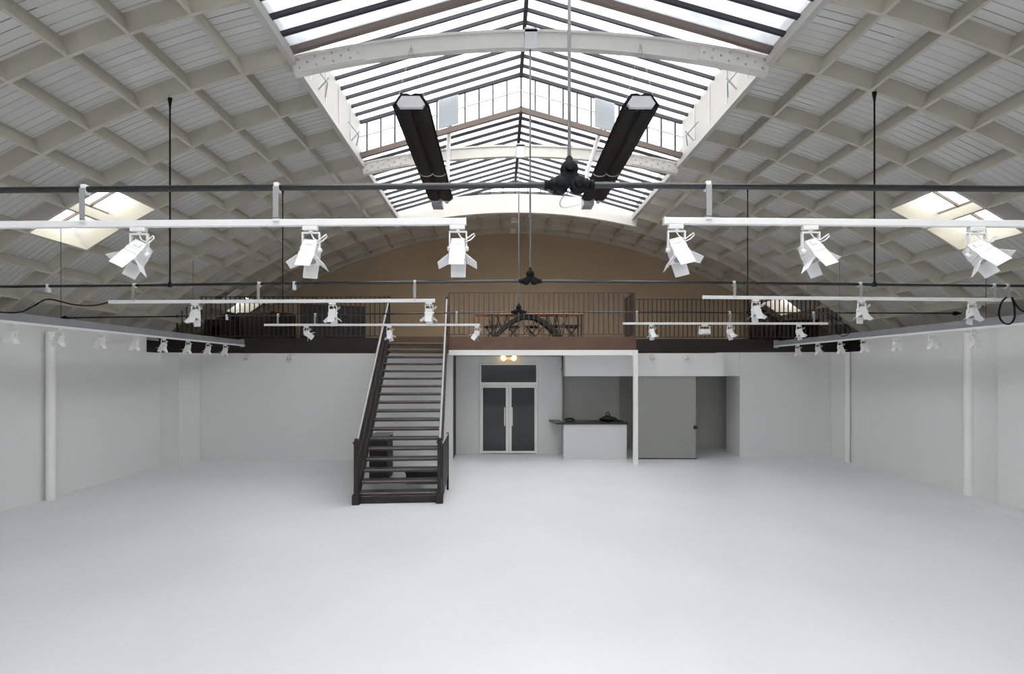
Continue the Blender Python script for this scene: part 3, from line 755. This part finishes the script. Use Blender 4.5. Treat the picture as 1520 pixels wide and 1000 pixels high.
# twin tube lamp on the vault at left, white boxes at crown
p, q = vp(RV-.06, -9.34, 15.3), vp(RV-.06, -8.72, 15.3)
t = thing('tube_light', (p+q)/2, 'white twin-tube lamp on the vault above left end of mezzanine', 'lamp')
up = Vector((math.sin(-9/RV), 0, math.cos(-9/RV)))
MB().bar(p, q, .18, .05, up).build('housing', LGREY, t)
for dy in (-.06, .06): MB().tube([p-up*.05+Vector((0, dy, 0)), q-up*.05+Vector((0, dy, 0))], .02, 8).build('tube', TRACK, t)
for y, py, lab in ((16.2, 322, 'small white box lamp at vault crown behind the skylight, nearer one'), (17.45, 345, 'small white box lamp at vault crown behind the skylight, farther one')):
    z = vz(XC, RV)
    t = thing('box_lamp', (XC-.0, y, z-.17), lab, 'lamp', 'white box lamps at the crown')
    MB().box((XC-.1, y-.04, z-.17), (XC+.1, y+.1, z-.03)).build('housing', TRACK, t, bevel=.008)
    MB().box((XC-.03, y-.02, z-.03), (XC+.03, y+.06, z+.005)).build('bracket', GALV, t)

# ------------------------------------------------------------------ double door, grey door, lamp, counter
dr = struct(empty('door_1', (.275, 15.95, 0)))
fx0, fx1, fy = -.63, 1.18, 15.93
b = MB().box((fx0, fy, 0), (fx0+.05, fy+.12, 2.82)).box((fx1-.05, fy, 0), (fx1, fy+.12, 2.82)).box((fx0+.05, fy, 2.77), (fx1-.05, fy+.12, 2.82)).box((fx0+.05, fy, 2.12), (fx1-.05, fy+.12, 2.23))
b.build('door_frame', WHITE, dr, bevel=.004)
MB().box((fx0+.05, fy+.06, 2.23), (fx1-.05, fy+.07, 2.77)).build('transom_pane', DGLASS, dr)
mid = (fx0+fx1)/2
for sg, xa, xb in ((-1, fx0+.055, mid-.004), (1, mid+.004, fx1-.055)):
    wl = .045; s_in = .085
    L0, L1 = (xa+wl, xb-s_in) if sg < 0 else (xa+s_in, xb-wl)
    lf = MB().box((xa, fy+.03, .02), (L0, fy+.08, 2.115)).box((L1, fy+.03, .02), (xb, fy+.08, 2.115)).box((L0, fy+.03, .02), (L1, fy+.08, .09)).box((L0, fy+.03, 2.06), (L1, fy+.08, 2.115))
    lf = lf.build('door_leaf', WHITE, dr, bevel=.003)
    MB().box((L0, fy+.05, .09), (L1, fy+.06, 2.06)).build('pane', DGLASS, lf)
    hx = xb-.12 if sg < 0 else xa+.10
    h = MB().box((hx-.018, fy-.04, .88), (hx+.018, fy-.01, 1.45))
    for zz in (.95, 1.38): h.box((hx-.01, fy-.01, zz-.012), (hx+.01, fy+.03, zz+.012))
    h.build('handle', TRACK, lf, bevel=.004)
struct(box('trim_8', (-.6, 16.13, -.0), (1.15, 16.2, 2.8), BLACKM))
g = struct(empty('door_2', (4.9, 15.0, 0)))
MB().box((4.05, 14.98, .03), (5.74, 15.04, 2.425)).build('door_leaf', DOORGREY, g, bevel=.004)
k = at(1032, 634, 14.97)
MB().lathe(k+Vector((0, .01, 0)), (0, -1, 0), [(.06, 0), (.06, .02), (.03, .03), (.045, .06), (.03, .08)], 16).build('handle', BLACKM, g)
MB().box((4.03, 14.985, 0.002), (5.76, 15.035, .025)).build('door_bottom', BLACKM, g)
p = at(755, 532, 15.93)
t = thing('emergency_light', p, 'small glowing amber twin-head emergency light above the glass double door', 'lamp')
MB().box((p.x-.12, 15.88, p.z-.05), (p.x+.12, 15.955, p.z+.05)).build('housing', TRACK, t, bevel=.008)
for sg in (-1, 1):
    hd = MB().lathe((p.x+sg*.14, 15.9, p.z+.04), (sg*.3, -.9, -.3), [(.045, 0), (.055, .06), (.055, .08)], 14).build('lamp_head', TRACK, t)
    MB().lathe(Vector((p.x+sg*.14, 15.9, p.z+.04))+Vector((sg*.3, -.9, -.3)).normalized()*.08, (sg*.3, -.9, -.3), [(.085, 0), (.075, .02), (.03, .045)], 14).build('bulb', AMBER, hd)
bar_ = thing('counter', (2.8, 15.3, 0), 'white reception counter with black worktop right of the glass doors', 'counter')
MB().box((1.87, 15.0, 0), (3.72, 15.38, 1.02)).build('body', CNT, bar_, bevel=.004)
MB().extrude([(1.66, 14.96, 1.02), (3.74, 14.96, 1.02), (3.74, 15.85, 1.02), (2.06, 15.85, 1.02), (2.06, 15.37, 1.02), (1.86, 15.37, 1.02), (1.86, 15.9, 1.02), (1.52, 15.9, 1.02)], (0, 0, .05)).build('worktop', COUNTERTOP, bar_, bevel=.005)
MB().box((3.5, 15.4, 0), (3.6, 15.8, 1.02)).build('leg', WALL, bar_)
p = at(845, 0, 15.25)
t = thing('telephone', (p.x, 15.25, 1.07), 'black telephone lying at left end of the black counter top', 'telephone')
MB().box((p.x-.1, 15.15, 1.07), (p.x+.14, 15.35, 1.10)).build('base', BLACKM, t, bevel=.008)
MB().tube([(p.x-.12, 15.24, 1.12), (p.x-.1, 15.24, 1.15), (p.x, 15.24, 1.17), (p.x+.12, 15.24, 1.15), (p.x+.15, 15.24, 1.11)], .025, 8).build('handset', BLACK, t, smooth=True)
p = at(903, 0, 15.4)
t = thing('bag', (p.x, 15.45, 1.07), 'slumped black bag lying on right half of the counter top', 'bag')
b = MB(); nu, nv = 20, 10; vs = []; fs = []
for j in range(nv+1):
    for i in range(nu):
        u = 2*math.pi*i/nu; v = j/nv; rr = math.sin(math.pi*min(1, .12+v*.88))**.6
        w = 1+.18*math.sin(3*u+2*v)+.1*math.sin(5*u+1)
        vs.append((p.x+.24*rr*w*math.cos(u)-.03*v, 15.45+.14*rr*w*math.sin(u), 1.07+.15*v*(1+.25*math.cos(u+1.5))))
for j in range(nv):
    for i in range(nu): fs.append((j*nu+i, j*nu+(i+1) % nu, (j+1)*nu+(i+1) % nu, (j+1)*nu+i))
fs += [tuple(range(nu))[::-1], tuple(nv*nu+i for i in range(nu))]
b.add(vs, fs).build('body', BLACKM, t, smooth=True)
MB().tube([(p.x-.06, 15.42, 1.2), (p.x-.06, 15.42, 1.3), (p.x-.01, 15.42, 1.35), (p.x+.04, 15.42, 1.29), (p.x+.04, 15.42, 1.2)], .016, 8).build('handle', BLACKM, t, smooth=True)
MB().tube([(p.x+.1, 15.4, 1.15), (p.x+.22, 15.38, 1.13), (p.x+.32, 15.37, 1.09)], .02, 8).build('strap', BLACKM, t, smooth=True)

# ------------------------------------------------------------------ pillars
t = thing('pillar', (3.76, 14.2, 0), 'slim white pillar holding the mezzanine corner right of the counter', 'pillar')
MB().box((3.70, 14.14, 0), (3.82, 14.245, 3.16)).build('shaft', WHITE, t, bevel=.006)
for px, yb, dd, zt, lab in ((77, 742, 10.25, 3.36, 'white wall pillar standing against the left wall'), (1436, 735, 10.62, 3.36, 'white wall pillar at the right wall beside the near wall projection'), (1257, 686, 14.45, 3.10, 'slim white pillar in the far right corner')):
    p = at(px, 0, dd); sg = -1 if p.x < 0 else 1
    t = thing('pillar', (p.x, dd, 0), lab, 'pillar', 'white pillars along the side walls')
    w = .165 if dd < 12 else .12
    MB().tube([(p.x+sg*.02, dd, 0), (p.x+sg*.02, dd, zt)], w/2, 16).build('shaft', WHITE, t, smooth=True)

# ------------------------------------------------------------------ cables
def cable(pts, r, m, label):
    P = [Vector(p) for p in pts]; Q = []
    for i in range(len(P)-1):          # catmull-rom
        p0, p1, p2, p3 = P[max(i-1, 0)], P[i], P[i+1], P[min(i+2, len(P)-1)]
        for s in range(8):
            u = s/8; Q.append(.5*((2*p1)+(-p0+p2)*u+(2*p0-5*p1+4*p2-p3)*u*u+(-p0+3*p1-3*p2+p3)*u**3))
    Q.append(P[-1])
    return tag(MB().tube(Q, r, 8).build('cable', m, smooth=True), label, 'cable')
cable([at(x, y, 7.45) for x, y in ((-60, 455), (0, 463), (30, 463), (50, 454), (72, 444), (110, 452), (140, 453), (163, 448))], .011, BLACK, 'black cable drooping into left end of the middle left track')
cable([at(x, y, 7.4) for x, y in ((1494, 441), (1486, 450), (1483, 468), (1490, 479), (1500, 480), (1506, 470), (1505, 450), (1502, 441), (1510, 455), (1524, 463), (1560, 462))], .012, BLACK, 'black cable loop hanging at right end of the middle right track')
hubp = at(845, 285, 3.7)
cable([hubp, at(836, 292, 4.6), at(831, 302, 5.5), at(836, 308, 6.5), at(850, 306, 8), at(862, 303, 11.1)], .004, GALV, 'thin grey wire from the nearest rod hub to the right heater')
cable([at(x, y, 11.2) for x, y in ((1222, 462), (1240, 473), (1256, 482), (1262, 492), (1252, 499), (1242, 493), (1240, 484), (1230, 470))], .009, BLACK, 'small black cable loop hanging above right grey rail near the mezzanine')

# ------------------------------------------------------------------ sky and exposure
w = bpy.data.worlds.new('overcast'); S.world = w; w.use_nodes = True
nt = w.node_tree; bg = nt.nodes['Background']
tc = nt.nodes.new('ShaderNodeTexCoord'); n = nt.nodes.new('ShaderNodeTexNoise'); n.inputs['Scale'].default_value = 2.5; n.inputs['Detail'].default_value = 4
rp = nt.nodes.new('ShaderNodeValToRGB'); rp.color_ramp.elements[0].position = .35; rp.color_ramp.elements[1].position = .7
rp.color_ramp.elements[0].color = (.93, .94, .97, 1); rp.color_ramp.elements[1].color = (1, .99, .97, 1)
nt.links.new(tc.outputs['Generated'], n.inputs['Vector']); nt.links.new(n.outputs['Fac'], rp.inputs['Fac']); 
sx = nt.nodes.new('ShaderNodeSeparateXYZ'); nt.links.new(tc.outputs['Generated'], sx.inputs[0])
mr = nt.nodes.new('ShaderNodeMapRange'); mr.inputs['From Min'].default_value = -.12; mr.inputs['From Max'].default_value = .02   # ground outside is darker than the sky
mr.inputs['To Min'].default_value = .30; mr.inputs['To Max'].default_value = 1.0; nt.links.new(sx.outputs['Z'], mr.inputs['Value'])
mxw = nt.nodes.new('ShaderNodeMix'); mxw.data_type = 'RGBA'; mxw.blend_type = 'MULTIPLY'; mxw.inputs['Factor'].default_value = 1
nt.links.new(rp.outputs['Color'], mxw.inputs['A']); nt.links.new(mr.outputs['Result'], mxw.inputs['B']); nt.links.new(mxw.outputs['Result'], bg.inputs['Color'])
bg.inputs['Strength'].default_value = 2.45
S.view_settings.view_transform = 'Standard'; S.view_settings.look = 'None'
S.view_settings.gamma = 1; S.view_settings.use_curve_mapping = False; S.view_settings.exposure = 1.35
S.cycles.max_bounces = 14; S.cycles.diffuse_bounces = 7; S.cycles.transparent_max_bounces = 16
S.cycles.use_denoising = True
